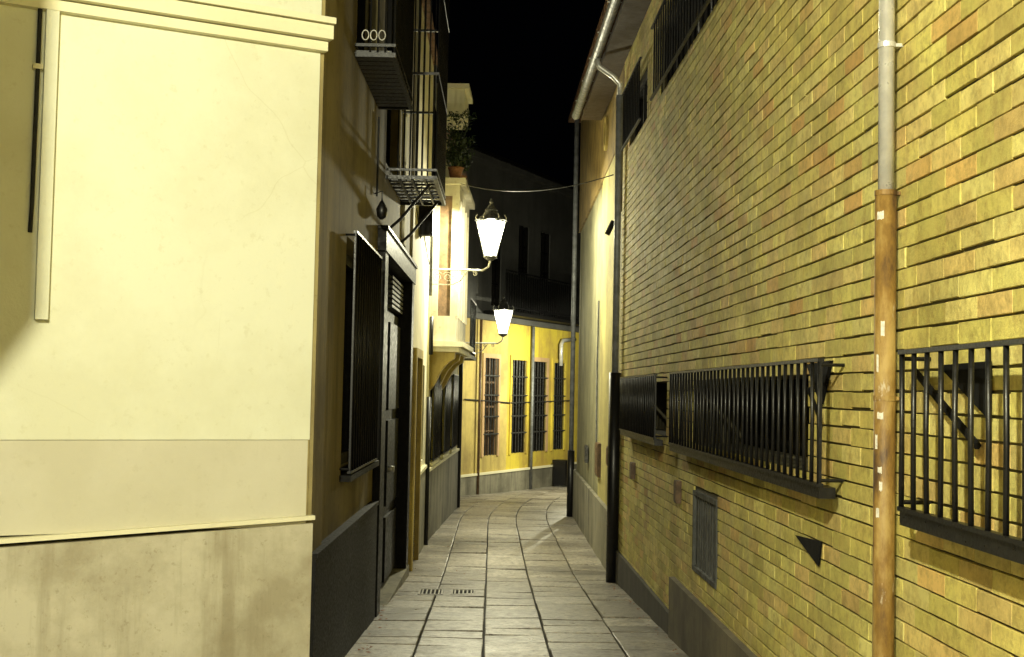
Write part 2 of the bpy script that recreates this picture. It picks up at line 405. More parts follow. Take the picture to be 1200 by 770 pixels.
# louvred hatch
mb = MB(); a,b,c,d_ = hatch
FA.box(mb,a,b,d_-.03,d_,-.03,.008); FA.box(mb,a,b,c,c+.03,-.03,.008); FA.box(mb,a,a+.03,c+.03,d_-.03,-.03,.007); FA.box(mb,b-.03,b,c+.03,d_-.03,-.03,.007)
ht = mb.build('hatch', M['cabinet'], A)
mb = MB()
for k in range(9): uu = a+.04+k*(b-a-.08)/9; FA.box(mb,uu,uu+.055,c+.03,d_-.03,-.025,-.008)
FA.box(mb, a+.03,b-.03,c+.03,d_-.03,-.035,-.027); mb.build('slats', M['cabinet'], ht)
for (u,h,w,hh) in ((9.15,-.70,.13,.16),(11.9,-.72,.16,.15)):
    mb = MB(); FA.box(mb,u,u+w,h-hh/2,h+hh/2,.0,.035); FA.box(mb,u+.01,u+w-.01,h-hh/2+.01,h+hh/2-.01,.035,.04)
    mb.build('junction_box', M['brown_wood'], A)

# downpipes of the brick building
def pipe_on(F, u, segs, par, r, d, name='downpipe'):
    out = None
    for (h0,h1,mat,rr) in segs:
        m_ = MB(); m_.tube([F.p(u,h0,d),F.p(u,h1,d)], rr, 20)
        o = m_.build(name if out is None else 'lower_pipe', mat, out or par, True); out = out or o
    return out
U = 4.385
P1 = pipe_on(FA, U, [(.70,TOPH,M['zinc'],.027),(-2.0,.71,M['rust'],.0365)], A, .03, .050)
for h,rr,mm in ((1.23,.031,'zinc'),(2.4,.031,'zinc'),(.711,.0385,'rust'),(.0,.0385,'rust'),(-.9,.0385,'rust')):
    mb = MB(); mb.tube([FA.p(U,h-.009,.05),FA.p(U,h+.009,.05)], rr, 20); FA.box(mb,U-.012,U+.012,h-.006,h+.006,-.01,.05); mb.build('clamp', M[mm], P1)
for (h,a0,hh,ww) in ((.63,-.2,.028,.7),(.24,.1,.05,.35),(-.06,-.1,.024,.6),(-.15,-.5,.05,.3),(-.30,.0,.03,.3),(-.39,-.3,.03,.35),(.12,-.4,.06,.25),(-.245,-.1,.02,.4)):
    mb = MB(); vs = []; n = 6
    c = FA.p(U,h,.05)
    for j in range(n+1):
        q = math.pi + .95 + a0 + ww*(j/n-.5)*1.0
        for z in (-hh/2,hh/2): vs.append((c.x+math.cos(q)*.0372, c.y+math.sin(q)*.0372, c.z+z+random.uniform(-.003,.003)))
    mb.add(vs, [(2*j,2*j+2,2*j+3,2*j+1) for j in range(n)]); mb.build('sticker', M['paper'], P1, True)
mb = MB(); mb.tube([(1.13,13.28,EYE+3.50),(1.15,13.28,EYE+3.42),(1.30,13.28,EYE+3.32),(1.375,13.28,EYE+3.24),(1.375,13.28,EYE+3.1)], .03, 12)
mb.build('gutter_elbow', M['zinc'], A, True)
P2 = pipe_on(FA, 13.28, [(.20,3.12,M['pvc'],.035),(ge(13.3),.21,M['iron'],.062)], A, .04, .062)

# ------------------------------------------------------------------ yellow house B beyond the brick building
FB = Frame((1.45,13.47),(1.62,22.0), -1)
if FB.n.x > 0: FB.n = -FB.n
B = thing('yellow_house', 'narrow pale yellow rendered house beyond the brick building, with an oval vent under its eaves', 'house', (2.5,18,-.75))
bo = [(.12,.75,1.95,2.74)]
mb = MB(); FB.wall(mb, 0, 3.1, -2.3, 2.75, bo, .5); mb.box(2.15,7.5,13.48,22,-1.3,EYE+4.7); mb.build('wall', M['pale_yellow'], B)
mb = MB(); FB.wall(mb, 3.1, FB.L, -2.3, 2.75, (), .5, -.02); mb.build('far_wall', M['shaded_grey_green'], B)  # shade on this far stretch put into a darker grey-green
mb = MB(); FB.wall(mb, 0, FB.L, 2.751, 4.7, (), .5, .012); mb.build('upper_wall', M['shaded_brown_render'], B)  # brown render, toned darker for the shade above the lantern cap
mb = MB(); FB.box(mb,.12,.75,1.95,2.74,-.2,-.12); FB.box(mb,.42,.45,1.95,2.74,-.12,-.10); mb.build('shutter', M['brown_wood'], B)
mb = MB(); FB.box(mb, .0,FB.L+.03,-2.3,-1.32,.002,.05); mb.build('plinth', M['stone_grey'], B)
mb = MB(); c = FB.p(2.2,2.95,.0); nn=18
vs=[]; 
for d,rr in ((.0,1.0),(.045,1.0),(.045,.72),(.018,.72)):
    for j in range(nn):
        q=2*math.pi*j/nn; vs.append(FB.p(2.3+math.cos(q)*.24*rr,3.22+math.sin(q)*.21*rr,d))
mb.add(vs,[(i*nn+j,i*nn+(j+1)%nn,(i+1)*nn+(j+1)%nn,(i+1)*nn+j) for i in range(3) for j in range(nn)])
v = mb.build('oval_vent', M['ochre'], B)
mb = MB(); mb.add([FB.p(2.3+math.cos(2*math.pi*j/nn)*.175,3.22+math.sin(2*math.pi*j/nn)*.152,.020) for j in range(nn)],[tuple(range(nn))]); mb.build('opening', M['black'], v)
mb = MB(); mb.box(1.40,7.6,13.46,22.15,EYE+4.702,EYE+4.78)
mb.build('roof', M['tile'], B)
pipe_on(FB, FB.L-.2, [(-1.0,4.7,M['pvc'],.04),(ge(21.8),-.99,M['iron'],.06)], B, .04, .09)
for (u,h,w,hh,mt) in ((2.6,-.85,.5,.42,'brown_wood'),(1.05,-.72,.2,.22,'brown_wood'),(5.2,-.9,.3,.25,'iron_grey')):
    mb = MB(); FB.box(mb,u,u+w,h-hh/2,h+hh/2,.0,.04); bx_ = mb.build('meter_box', M[mt], B)
    mb = MB(); FB.box(mb,u+.02,u+w-.02,h-hh/2+.02,h+hh/2-.02,.04,.046); mb.build('lid', M[mt], bx_)
mb = MB(); FB.box(mb, .6,.64,1.35,2.0,.0,.02); mb.tube([FB.p(.62,1.9,.05),FB.p(.62,1.75,.12)], .03, 8); mb.build('cable_anchor', M['iron'], B)
mb = MB(); mb.tube([FB.p(3.2,1.2,.02),FB.p(3.3,.3,.02),FB.p(3.2,-1.0,.02)], .012, 6); mb.build('conduit', M['pvc'], B)
mb = MB(); mb.tube([FB.p(.35,-.75,.06),FB.p(.35,ge(14),.06)], .03, 8); mb.build('conduit', M['iron'], B)

# ------------------------------------------------------------------ corner house (left)
CX, CY = -.92, 6.9
FL = Frame((CX,CY),(CX-.89*8,CY-.455*8), -1)
if FL.n.y > 0: FL.n = -FL.n
FS = Frame((CX,CY),(-.80,13.6), 1)
if FS.n.x < 0: FS.n = -FS.n
H1 = thing('corner_house', 'cream corner house with stone plinth and moulded cornice, nearest on the left', 'house', (-3,9,-.3))
HT = 6.2
mb = MB()
FL.box(mb, .0,8,-.283,HT,-.3,0.0)
mb.build('front_wall', M['cream'], H1)
mb = MB(); FL.box(mb, .0,8,-.64-.1,-.286,-.3,-.0045); mb.build('painted_band', M['cream_band'], H1)
mb = MB()                                     # travertine plinth, its top falls slightly to the left
FL.prism(mb, [(-.022,-.727),(8,-1.072),(8,-2.2),(-.022,-2.2)], -.2,.026)
M['travertine'] = plaster('travertine', (.50,.47,.35), (.19,.155,.08), .95, True, .6, .6, 1.6, crack=.6)
mb.build('plinth', M['travertine'], H1)
mb = MB(); FL.prism(mb, [(-.03,-.685),(8,-1.03),(8,-1.052),(-.03,-.707)], -.2,.036); mb.build('plinth_cap', M['cornice'], H1)
mb = MB()
for (h0,h1,d) in ((1.815,1.865,.05),(1.872,1.945,.095),(1.952,1.985,.115)):
    FL.box(mb, -.01-d*.3, 8, h0, h1, -.1, d)
    
mb.build('cornice', M['cornice'], H1)
mb = MB(); FL.box(mb, 1.36,1.42,.30,6,.0,.045); dk = mb.build('cable_duct', M['cream'], H1)
mb = MB(); mb.tube([FL.p(1.447,6,.028),FL.p(1.449,1.6,.028),FL.p(1.452,.85,.024),FL.p(1.454,.72,.012)], .011, 8); mb.build('cable', M['cable'], H1, True)
mb = MB()
for h in (1.53,2.6): mb = MB(); FL.box(mb, 1.427,1.472,h-.012,h+.012,.0,.045); mb.build('cable_clip', M['cornice'], H1)
# alley side
s_ops = [(1.35,3.1,-.56,.98),(3.35,6.6,-3,1.26),(1.6,2.9,2.3,4.2),(3.8,5.2,1.9,4.2)]
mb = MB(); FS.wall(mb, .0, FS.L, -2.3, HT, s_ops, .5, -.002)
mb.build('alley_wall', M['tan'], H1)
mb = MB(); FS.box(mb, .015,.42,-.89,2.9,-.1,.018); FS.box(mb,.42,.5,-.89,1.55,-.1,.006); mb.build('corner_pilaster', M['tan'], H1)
mb = MB(); FS.box(mb, .0,3.3,-2.3,-.92,-.1,.05); mb.build('alley_plinth', M['granite'], H1)
mb = MB(); FS.box(mb, .0,3.3,-.92,-.89,-.1,.06); mb.build('alley_plinth_cap', M['granite'], H1)
mb = MB(); mb.hexa([(-9,7.6,-1),(-1.45,7.6,-1),(-1.35,13.6,-1),(-9,13.6,-1),(-9,7.6,EYE+HT),(-1.45,7.6,EYE+HT),(-1.35,13.6,EYE+HT),(-9,13.6,EYE+HT)])
mb.build('rear_wall', M['black'], H1)
mb = MB(); mb.hexa([(-9,3.2,EYE+HT),(-.75,6.7,EYE+HT),(-.65,13.6,EYE+HT),(-9,13.6,EYE+HT),(-9,3.2,EYE+HT+.1),(-.75,6.7,EYE+HT+.1),(-.65,13.6,EYE+HT+.1),(-9,13.6,EYE+HT+.1)]); mb.build('roof', M['tile'], H1)
# barred window
mb = MB()
for (a,b,c,d_) in ((1.35,1.43,-.56,.98),(3.02,3.1,-.56,.98),(1.43,3.02,.9,.98),(1.43,3.02,-.56,-.48),(2.19,2.26,-.48,.9)): FS.box(mb,a,b,c,d_,-.22,-.14)
wn = mb.build('window', M['dark_wood'], H1)
mb = MB(); FS.box(mb,1.43,3.02,-.48,.9,-.21,-.19); mb.build('pane', M['glass'], wn)
mb = MB(); FS.box(mb,1.3,3.15,-.60,-.56,-.1,.07); mb.build('sill', M['granite'], wn)
cg = cage(FS, 1.30,2.95,-.54,1.0,.06, wn, 'grille', .13)
# portal
mb = MB(); FS.box(mb,3.35,3.6,-2.2,1.26,-.12,.06); FS.box(mb,6.35,6.6,-2.2,1.26,-.12,.06); FS.box(mb,3.3,6.65,1.10,1.27,-.12,.07); FS.box(mb,3.28,6.67,1.272,1.30,-.05,.085)
dr = mb.build('portal', M['dark_wood'], H1)
mb = MB()
for (a,b) in ((3.6,4.95),(4.97,6.35)):
    FS.box(mb,a,b,-2.2,.72,-.14,-.07)
    for (h0,h1) in ((-1.8,-1.2),(-1.1,-.3),(-.2,.62)): FS.box(mb,a+.12,b-.12,h0,h1,-.07,-.045)
lf = mb.build('door', M['dark_wood'], dr)
mb = MB()
for k in range(7): FS.box(mb,5.05,6.28,.76+k*.045,.785+k*.045,-.1,-.03)
mb.build('louvre', M['iron_grey'], dr)
mb = MB(); FS.box(mb,3.6,6.35,.72,1.1,-.14,-.10); mb.build('transom', M['black'], dr)
mb = MB(); mb.tube([FS.p(5.1,-.75,-.04),FS.p(5.1,-.75,.02)], .03, 10); mb.build('handle', M['zinc'], dr, True)
mb = MB(); FS.box(mb,3.3,6.65,ge(12)-.3,ge(11.4)+.02,-.12,.07); mb.build('doorstep', M['stone_grey'], H1)
for (u0,u1,h0,h1) in ((1.6,2.9,2.3,4.2),(3.8,5.2,1.9,4.2)):
    mb = MB(); um=(u0+u1)/2
    FS.box(mb,u0,u0+.07,h0,h1,-.2,-.1); FS.box(mb,u1-.07,u1,h0,h1,-.2,-.1); FS.box(mb,um-.04,um+.04,h0,h1,-.195,-.105); FS.box(mb,u0+.07,um-.04,h0+.9,h0+.96,-.19,-.11); FS.box(mb,um+.04,u1-.07,h0+.9,h0+.96,-.19,-.11)
    w = mb.build('balcony_door', M['dark_wood'], H1); mb = MB(); FS.box(mb,u0,u1,h0,h1,-.24,-.205); mb.build('pane', M['glass'], w)
# balconies
def balcony(F, u0,u1,h,d, rail, par, slat=True, tall=False):
    mb = MB()
    FS_ = F
    F.box(mb,u0,u1,h,h+.03,d-.03,d); F.box(mb,u0,u0+.03,h,h+.03,0,d-.03); F.box(mb,u1-.03,u1,h,h+.03,0,d-.03)
    n = 4 if slat else 0
    for k in range(1,n): F.box(mb,u0+.03,u1-.03,h,h+.03,d*k/n-.008,d*k/n+.008)
    if slat:
        k = u0+.12
        while k < u1-.05: F.box(mb,k,k+.075,h+.031,h+.045,0,d); k += .19
    else:
        k = u0+.03
        while k < u1-.1: F.box(mb,k,k+.10,h+.004,h+.05,0,d-.03); k += .115
    root = mb.build('balcony', M['iron'], par)
    b = MB(); hs = [h+.08, h+rail] + ([h+rail*.36,h+rail*.68] if tall else [])
    for hh in hs:
        F.box(b,u0,u1,hh-.01,hh+.01,d-.02,d); F.box(b,u0,u0+.02,hh-.01,hh+.01,0,d-.02); F.box(b,u1-.02,u1,hh-.01,hh+.01,0,d-.02)
    k = u0+.01
    while k < u1: b.tube([F.p(k,h+.03,d-.01),F.p(k,h+rail,d-.01)], .0075, 6); k += .075 if tall else .11
    k = .1
    while k < d-.04:
        for u in (u0+.01,u1-.01): b.tube([F.p(u,h+.03,k),F.p(u,h+rail,k)], .0075, 6)
        k += .05
    b.build('railing', M['iron'], root)
    return root
M['iron_b'] = M['iron']
b1 = balcony(FS, 1.5,3.1,2.19,.27, 1.05, H1, False)
mb = MB()
for k in range(3):                            # pale rings worked into the front rail
    c = FS.p(1.48,2.33,.07+k*.055); rr = .022
    mb.tube([(c.x+math.cos(t)*rr, c.y, c.z+math.sin(t)*rr*1.5) for t in [i*math.pi/6 for i in range(13)]], .004, 5, False)
mb.build('rail_rings', M['white_iron'], b1)
mb = MB(); FS.box(mb,1.55,3.05,2.28,3.0,.20,.235); mb.build('privacy_screen', M['black'], b1)
b2 = balcony(FS, 3.8,5.35,1.76,.43, 2.5, H1, True, True)
for hh in (1.76+.50,1.76+1.25):
    mb = MB()
    for k in range(14):                       # iron scrolls between the rails
        mb.tube([FS.p(3.9+k*.105+math.cos(t_)*.045*(1-t_/16),hh+math.sin(t_)*.10*(1-t_/16),.42) for t_ in [q*.6 for q in range(18)]], .005, 5, False)
    mb.build('rail_scrolls', M['iron'], b2)
mb = MB(); FS.box(mb,3.83,5.32,1.80,2.40,.385,.395); mb.build('privacy_screen', M['black'], b2)
for k in range(2):
    mb = MB(); u = 4.0+k*1.1; mb.tube([FS.p(u,1.34,.0),FS.p(u,1.45,.12),FS.p(u,1.75,.36)], .014, 6)
    mb.build('bracket', M['iron'], b2)
mb = MB(); FS.box(mb,5.5,5.75,1.4,4.6,.002,.03); mb.build('pilaster', M['white_plaster'], H1)
mb = MB(); mb.tube([FS.p(2.95,2.1,.02),FS.p(2.95,1.48,.02)], .009, 6); wl = mb.build('conduit', M['cable'], H1)
t = thing('wall_pendant', 'small dark unlit pendant fitting hanging below the conduit above the barred left window', 'pendant', tuple(FS.p(2.95,1.48,.06)))
mb = MB(); mb.tube([FS.p(2.95,1.5,.0),FS.p(2.95,1.52,.06),FS.p(2.95,1.44,.06)], .006, 6); mb.build('hook', M['iron'], t)
mb = MB(); mb.rings(FS.p(2.95,1.30,.06), [(.012,0),(.035,.02),(.045,.08),(.02,.13),(.008,.15)], 10); mb.build('body', M['iron'], t, True)

# ------------------------------------------------------------------ lantern
def spiral(F0, cx, cz, r, turns, sgn=1, n=26, a0=0):
    return [F0(cx+sgn*math.cos(a0+turns*2*math.pi*i/n)*r*(1-.75*i/n), 0, cz+math.sin(a0+turns*2*math.pi*i/n)*r*(1-.75*i/n)) for i in range(n+1)]
def make_lantern():
    t = thing('street_lamp', 'lit wall lantern on a scrolled bracket beside the bay window, larger and nearer', 'street lamp', (0,0,0), 'lit lanterns on iron wall brackets')
    V = lambda x,y,z: (x,y,z)
    a = MB(); L = .80
    a.tube([V(0,0,0),V(L*.5,0,.0),V(L-.1,0,.0),V(L-.02,0,.05),V(L,0,.13)], .014, 8)
    a.box(-.02,.012,-.03,.03,-.24,.05)
    a.tube([V(0,0,-.20),V(.30,0,-.2),V(.40,0,-.15),V(.5,0,-.02)], .009, 6)
    for (cx,cz,r,sg) in ((.10,-.10,.075,1),(.24,-.10,.07,-1),(.35,-.08,.05,1),(.60,-.045,.035,-1),(.44,-.045,.03,1)):
        a.tube(spiral(V,cx,cz,r,1.6,sg,26,.6), .006, 6)
    arm = a.build('bracket', M['white_iron'], t, False)
    b = MB(); b.rings((L,0,.13), [(.02,0),(.05,.015),(.085,.04),(.095,.055),(.07,.06)], 12); b.build('cup', M['iron_grey'], t, True)
    fr = MB()
    for j in range(6):
        q = 2*math.pi*j/6; c,s_ = math.cos(q),math.sin(q)
        fr.tube([(L+c*.082,s_*.082,.19),(L+c*.19,s_*.19,.66)], .008, 6)
    for (r,z) in ((.084,.19),(.192,.66)):
        pts = [(L+math.cos(2*math.pi*j/6)*r, math.sin(2*math.pi*j/6)*r, z) for j in range(7)]
        for p_,q_ in zip(pts,pts[1:]): fr.tube([p_,q_], .009, 6)
    fr.build('frame', M['iron_grey'], t)
    gl = MB(); gl.rings((L,0,0), [(.078,.20),(.184,.65)], 6, 0, False); gl.build('glass', M['lamp_glass'], t)
    cp = MB(); cp.rings((L,0,0), [(.225,.668),(.17,.70),(.10,.76),(.075,.80),(.09,.81),(.05,.85),(.02,.90),(.028,.92),(.008,.97)], 12); cp.build('cap', M['iron_grey'], t)
    cr = MB()
    for j in range(6):
        q = 2*math.pi*j/6; x,y = L+math.cos(q)*.18, math.sin(q)*.18
        cr.tube([(x,y,.67),(x+math.cos(q)*.025,y+math.sin(q)*.025,.71),(x,y,.75)], .006, 5)
    cr.build('crown', M['white_iron'], t)
    ld = bpy.data.lights.new('lantern_light','POINT'); ld.energy = 1; ld.shadow_soft_size = .05; ld.color = (1,.96,.68)
    lo = bpy.data.objects.new('bulb', ld); COL.objects.link(lo); lo.location = (L,0,.60); lo.parent = t
    return t, lo
lamp, bulb = make_lantern()
bpy.context.view_layer.update()
def place(o, x, y, h, rz, energy, label=None, col=None):
    o.location = (x,y,EYE+h); o.rotation_euler = (0,0,rz)
    if label: o['label'] = label
    for ch in o.children:
        if ch.type == 'LIGHT':
            ch.data = ch.data.copy(); ch.data.energy = energy
            if col: ch.data.color = col
protos = [lamp]+[copy_tree(lamp) for _ in range(4)]
L3LAMP = (-.745,17.55)
place(protos[0], -.735,17.06,1.60,R(0),1250)
place(protos[1], -.42,25.3,.93,R(0),260,'smaller lit wall lantern farther away in front of the far yellow house')
place(protos[2], 3.56,28.4,.45,R(180),1500,'lit wall lantern round the bend, hidden behind the pale yellow house')
place(protos[3], -1.75,-.3,2.0,R(0),1,'lit wall lantern on the left house behind the viewer')
place(protos[4], 1.43,-5.2,2.0,R(180),800,'added fill lantern on the brick building well behind the viewer')  # added out of view to fill the shade on the corner house
NL = 4300
for ch in protos[3].children:
    if ch.type == 'LIGHT': ch.data.energy = NL; ch.data.shadow_soft_size = .06

# ------------------------------------------------------------------ house behind the viewer on the left (carries the near lantern, its added bay shades the corner house)
Nn = thing('neighbour_house', 'plain tan house beside the viewer with an added shade-casting bay, outside the photo', 'house', (-4,-1,0))
mb = MB(); mb.box(-7,-1.77,-6,2.7,-.4,6.5); mb.build('wall', M['tan'], Nn)
Lx,Ly,Lh = -1.75+.80, -.3, 2.60
def toward(u_, t_, h_, d=0):                  # point a share u_ of the way from the lantern to the facade
    p = FL.p(t_, h_, 0); l = Vector((Lx,Ly,EYE+Lh)); return l + (p-l)*u_
uu = .50
c0 = toward(uu,1.385,.30); c1 = toward(uu,1.57,.04)
# added bay shaped to cast shade: vertical near edge at c0, corbel splayed left
mb = MB()
y0, y1 = c0.y-.25, c0.y+.0
def bayring(z, xr): return [(-2.9,y0,z),(xr,y0,z),(xr,y1,z),(-2.9,y1,z)]
z_t = 6.2
slope = (c1.z-c0.z)/(c1.x-c0.x)
xl = -2.9; zl = c0.z + (xl-c0.x)*slope
mb.add([(c0.x,y0,c0.z),(c0.x,y0,z_t),(xl,y0,z_t),(xl,y0,zl),(c0.x,y1,c0.z),(c0.x,y1,z_t),(xl,y1,z_t),(xl,y1,zl)],
       [(0,1,2,3),(7,6,5,4),(0,4,5,1),(1,5,6,2),(2,6,7,3),(3,7,4,0)])
mb.build('bay', M['tan'], Nn)
mb = MB(); mb.box(-2.9,-1.8,2.0,y0,3.3,5.9)
mb.build('shade_bay_return', M['tan'], Nn)

# ------------------------------------------------------------------ white house (L2)
F2 = Frame((-.775,13.602),(-.745,17.0), 1)
if F2.n.x < 0: F2.n = -F2.n
H2 = thing('white_house', 'narrow off-white house between the dark portal and the bay window', 'house', (-2,15,-.7))
o2 = [(.5,1.5,-3,.35),(2.3,2.9,-.9,.3)]
mb = MB(); F2.wall(mb, 0, F2.L, -2.4, 4.3, o2, .5); mb.build('wall', M['white_plaster'], H2)
mb = MB(); mb.box(-7,-1.26,13.61,17.0,-1.2,EYE+4.3); mb.build('rear_wall', M['black'], H2)
mb = MB(); mb.box(-7,-.68,13.61,17.0,EYE+4.302,EYE+4.38); mb.build('roof', M['tile'], H2)
mb = MB(); F2.box(mb,.5,1.5,-2.3,.35,-.16,-.08); 
for (a,b) in ((.58,.96),(1.04,1.42)):
    for (c,d_) in ((-1.9,-1.1),(-1.0,-.1)): F2.box(mb,a,b,c,d_,-.08,-.06)
mb.build('door', M['brown_wood'], H2)
mb = MB(); F2.box(mb,.4,.5,-2.1,.45,-.02,.05); F2.box(mb,1.5,1.6,-2.1,.45,-.02,.05); F2.box(mb,.5,1.5,.35,.45,-.02,.05); mb.build('door_surround', M['ochre'], H2)
mb = MB(); F2.box(mb,2.3,2.9,-.9,.3,-.14,-.08); mb.build('window', M['dark_wood'], H2)
mb = MB(); F2.box(mb,1.6,F2.L,-2.3,-1.02,-.02,.03); mb.build('plinth', M['stone_grey'], H2)
mb = MB(); F2.box(mb,1.6,F2.L,-1.018,-.98,-.02,.05); mb.build('plinth_cap', M['cornice'], H2)
mb = MB(); mb.tube([F2.p(2.85,4.2,.05),F2.p(2.85,1.2,.05)], .022, 8); mb.build('downpipe', M['pvc'], H2, True)
mb = MB(); mb.tube([F2.p(3.15,.95,.06),F2.p(3.15,.45,.06)], .028, 8); mb.build('cable_guard', M['iron'], H2, True); mb = MB(); mb.tube([F2.p(3.15,-.1,.05),F2.p(3.15,ge(16.7),.05)], .03, 8); mb.build('cable_guard', M['iron'], H2, True)
mb = MB(); F2.box(mb,.9,1.05,1.75,2.1,.0,.16); mb.build('awning_box', M['dark_wood'], H2)
mb = MB(); mb.tube([F2.p(.2,1.95,.02),F2.p(.8,1.7,.03),F2.p(1.6,1.85,.02),F2.p(2.8,1.6,.03)], .008, 5); mb.build('cable', M['cable'], H2)

# ------------------------------------------------------------------ bay-window house (L3)
F3 = Frame((-.745,17.002),(-.45,23.5), 1)
if F3.n.x < 0: F3.n = -F3.n
H3 = thing('bay_house', 'old house whose bay window rests on a white ledge beside the nearer lamp', 'house', (-2,20,-.8))
o3 = [(.6,1.7,-1.0,.25),(2.6,3.7,-1.0,.25),(4.4,5.5,-1.0,.25),(4.6,5.5,1.1,2.6)]
mb = MB(); F3.wall(mb, 0, F3.L, -2.4, 3.85, o3, .5); mb.build('wall', M['pale_yellow'], H3)
mb = MB(); mb.box(-7,-1.28,17.01,23.5,-1.2,EYE+3.7); mb.box(-7,-.98,23.3,23.495,-1.2,EYE+3.6); mb.build('rear_wall', M['dim_grey_plaster'], H3)
mb = MB(); F3.box(mb,2.0,F3.L,3.852,3.93,-5,.10); F3.box(mb,0,2.0,3.852,3.93,-5,-.12); mb.build('roof', M['tile'], H3)
for (a,b,c,d_) in o3:
    mb = MB(); F3.box(mb,a,a+.07,c,d_,-.14,-.06); F3.box(mb,b-.07,b,c,d_,-.14,-.06); F3.box(mb,a+.07,b-.07,d_-.07,d_,-.14,-.06); F3.box(mb,(a+b)/2-.03,(a+b)/2+.03,c,d_-.07,-.135,-.065)
    w = mb.build('window', M['dark_wood'], H3)
    mb = MB(); F3.box(mb,a,b,c,d_,-.18,-.145); mb.build('pane', M['glass'], w)
    mb = MB(); F3.box(mb,a-.05,b+.05,c-.05,c,-.05,.06); mb.build('sill', M['cornice'], w)
    if c < 0: cage(F3, a-.02,b+.02,c+.03,d_,.06, w, 'grille', .12)
mb = MB(); F3.box(mb,0,F3.L,-2.4,-1.10,-.02,.04); mb.build('plinth', M['stone_grey'], H3)
mb = MB(); F3.box(mb,0,F3.L,-1.098,-1.06,-.02,.06); mb.build('plinth_cap', M['cornice'], H3)
# bay
BU0,BU1,BD = .42,2.7,.36
mb = MB(); F3.box(mb,BU0-.12,BU1+.12,.58,.65,.0,BD+.10); F3.box(mb,BU0-.07,BU1+.07,.51,.578,.0,BD+.04)
by = mb.build('bay_window', M['white_plaster'], H3)
mb = MB(); F3.box(mb,BU0,BU1,.652,1.0,.0,BD-.02)
for u in (BU0,BU0+.55,BU0+1.12,BU0+1.7,BU1-.09): F3.box(mb,u,u+.09,1.0,2.65,BD-.10,BD)
F3.box(mb,BU0,BU0+.08,1.0,2.65,.0,.09); F3.box(mb,BU1-.08,BU1,1.0,2.65,.0,.09); F3.box(mb,BU0,BU1,2.65,2.8,.0,BD)
mb.build('casing', M['bay_paint'], by)
mb = MB(); F3.box(mb,BU0+.03,BU1-.03,1.0,2.65,.01,BD-.06); mb.build('shutters', M['brown_wood'], by)
mb = MB(); F3.box(mb,BU0-.1,BU1+.1,2.8,2.88,.0,BD+.08); mb.build('crown_moulding', M['bay_paint'], by)
mb = MB(); F3.box(mb,1.0,1.9,3.86,4.26,-.1,.36); F3.box(mb,.95,1.95,4.262,4.33,-.1,.42); mb.build('parapet_block', M['cornice'], H3)
for u in (BU0+.02,BU0+1.05,BU1-.24):
    mb = MB(); pr = [(0,.51),(BD-.02,.51),(BD-.03,.42),(BD-.12,.36),(BD-.2,.26),(.12,.18),(.06,.05),(.0,-.02)]
    vs = [F3.p(u,h,d) for d,h in pr]+[F3.p(u+.20,h,d) for d,h in pr]; n = len(pr)
    mb.add(vs,[tuple(range(n))[::-1],tuple(range(n,2*n))]+[(i,(i+1)%n,n+(i+1)%n,n+i) for i in range(n)]); mb.build('corbel', M['ochre'], by)
mb = MB(); F3.box(mb,BU1+.6,BU1+2.2,.50,.56,.0,.40); bb = mb.build('balcony', M['stone_grey'], H3)
mb = MB()
for hh in (.62,1.45): F3.box(mb,BU1+.6,BU1+2.2,hh-.012,hh+.012,.37,.39)
k = BU1+.62
while k < BU1+2.2: mb.tube([F3.p(k,.56,.38),F3.p(k,1.45,.38)], .008, 6); k += .12
mb.build('railing', M['iron'], bb)
mb = MB(); mb.tube([F3.p(F3.L-.1,3.6,.05),F3.p(F3.L-.1,ge(23),.05)], .04, 8); mb.build('downpipe', M['iron'], H3, True)

def leafclump(mb, c, r, n, size):
    c = Vector(c)
    for _ in range(n):
        d = Vector((random.gauss(0,1),random.gauss(0,1),random.gauss(0,1))).normalized()*r*random.random()**.4
        p = c+d; a = Vector((random.gauss(0,1),random.gauss(0,1),random.gauss(0,1))).normalized()*size*random.uniform(.6,1.3); b = a.orthogonal().normalized()*size*.35
        mb.add([p-a*.5,p+b*.6,p+a*.5,p-b*.6],[(0,1,2,3)])
for (u,lab) in ((.62,'bushy potted plant on top of the bay window, nearer the lamp'),(1.35,'smaller bushy potted plant farther back on top of the bay window')):
    p = F3.p(u,2.882,.28)
    t = thing('potted_plant', lab, 'potted plant', tuple(p), 'potted plants on the bay window')
    mb = MB(); mb.rings(p, [(.07,0),(.10,.16),(.11,.17),(.11,.19),(.09,.19)], 12); mb.build('pot', M['terracotta'], t, True)
    mb = MB(); leafclump(mb, p+Vector((0,0,.42)), .26 if u<1 else .2, 330, .075)
    for k in range(9): e = p+Vector((random.uniform(-.12,.22),random.uniform(-.2,.2),random.uniform(.55,.95))); mb.tube([p+Vector((0,0,.15)),p.lerp(e,.6)+Vector((0,0,.1)),e], .006, 5, True, .002); leafclump(mb, e, .08, 22, .07); mb.build('foliage', M['leaf'], t)

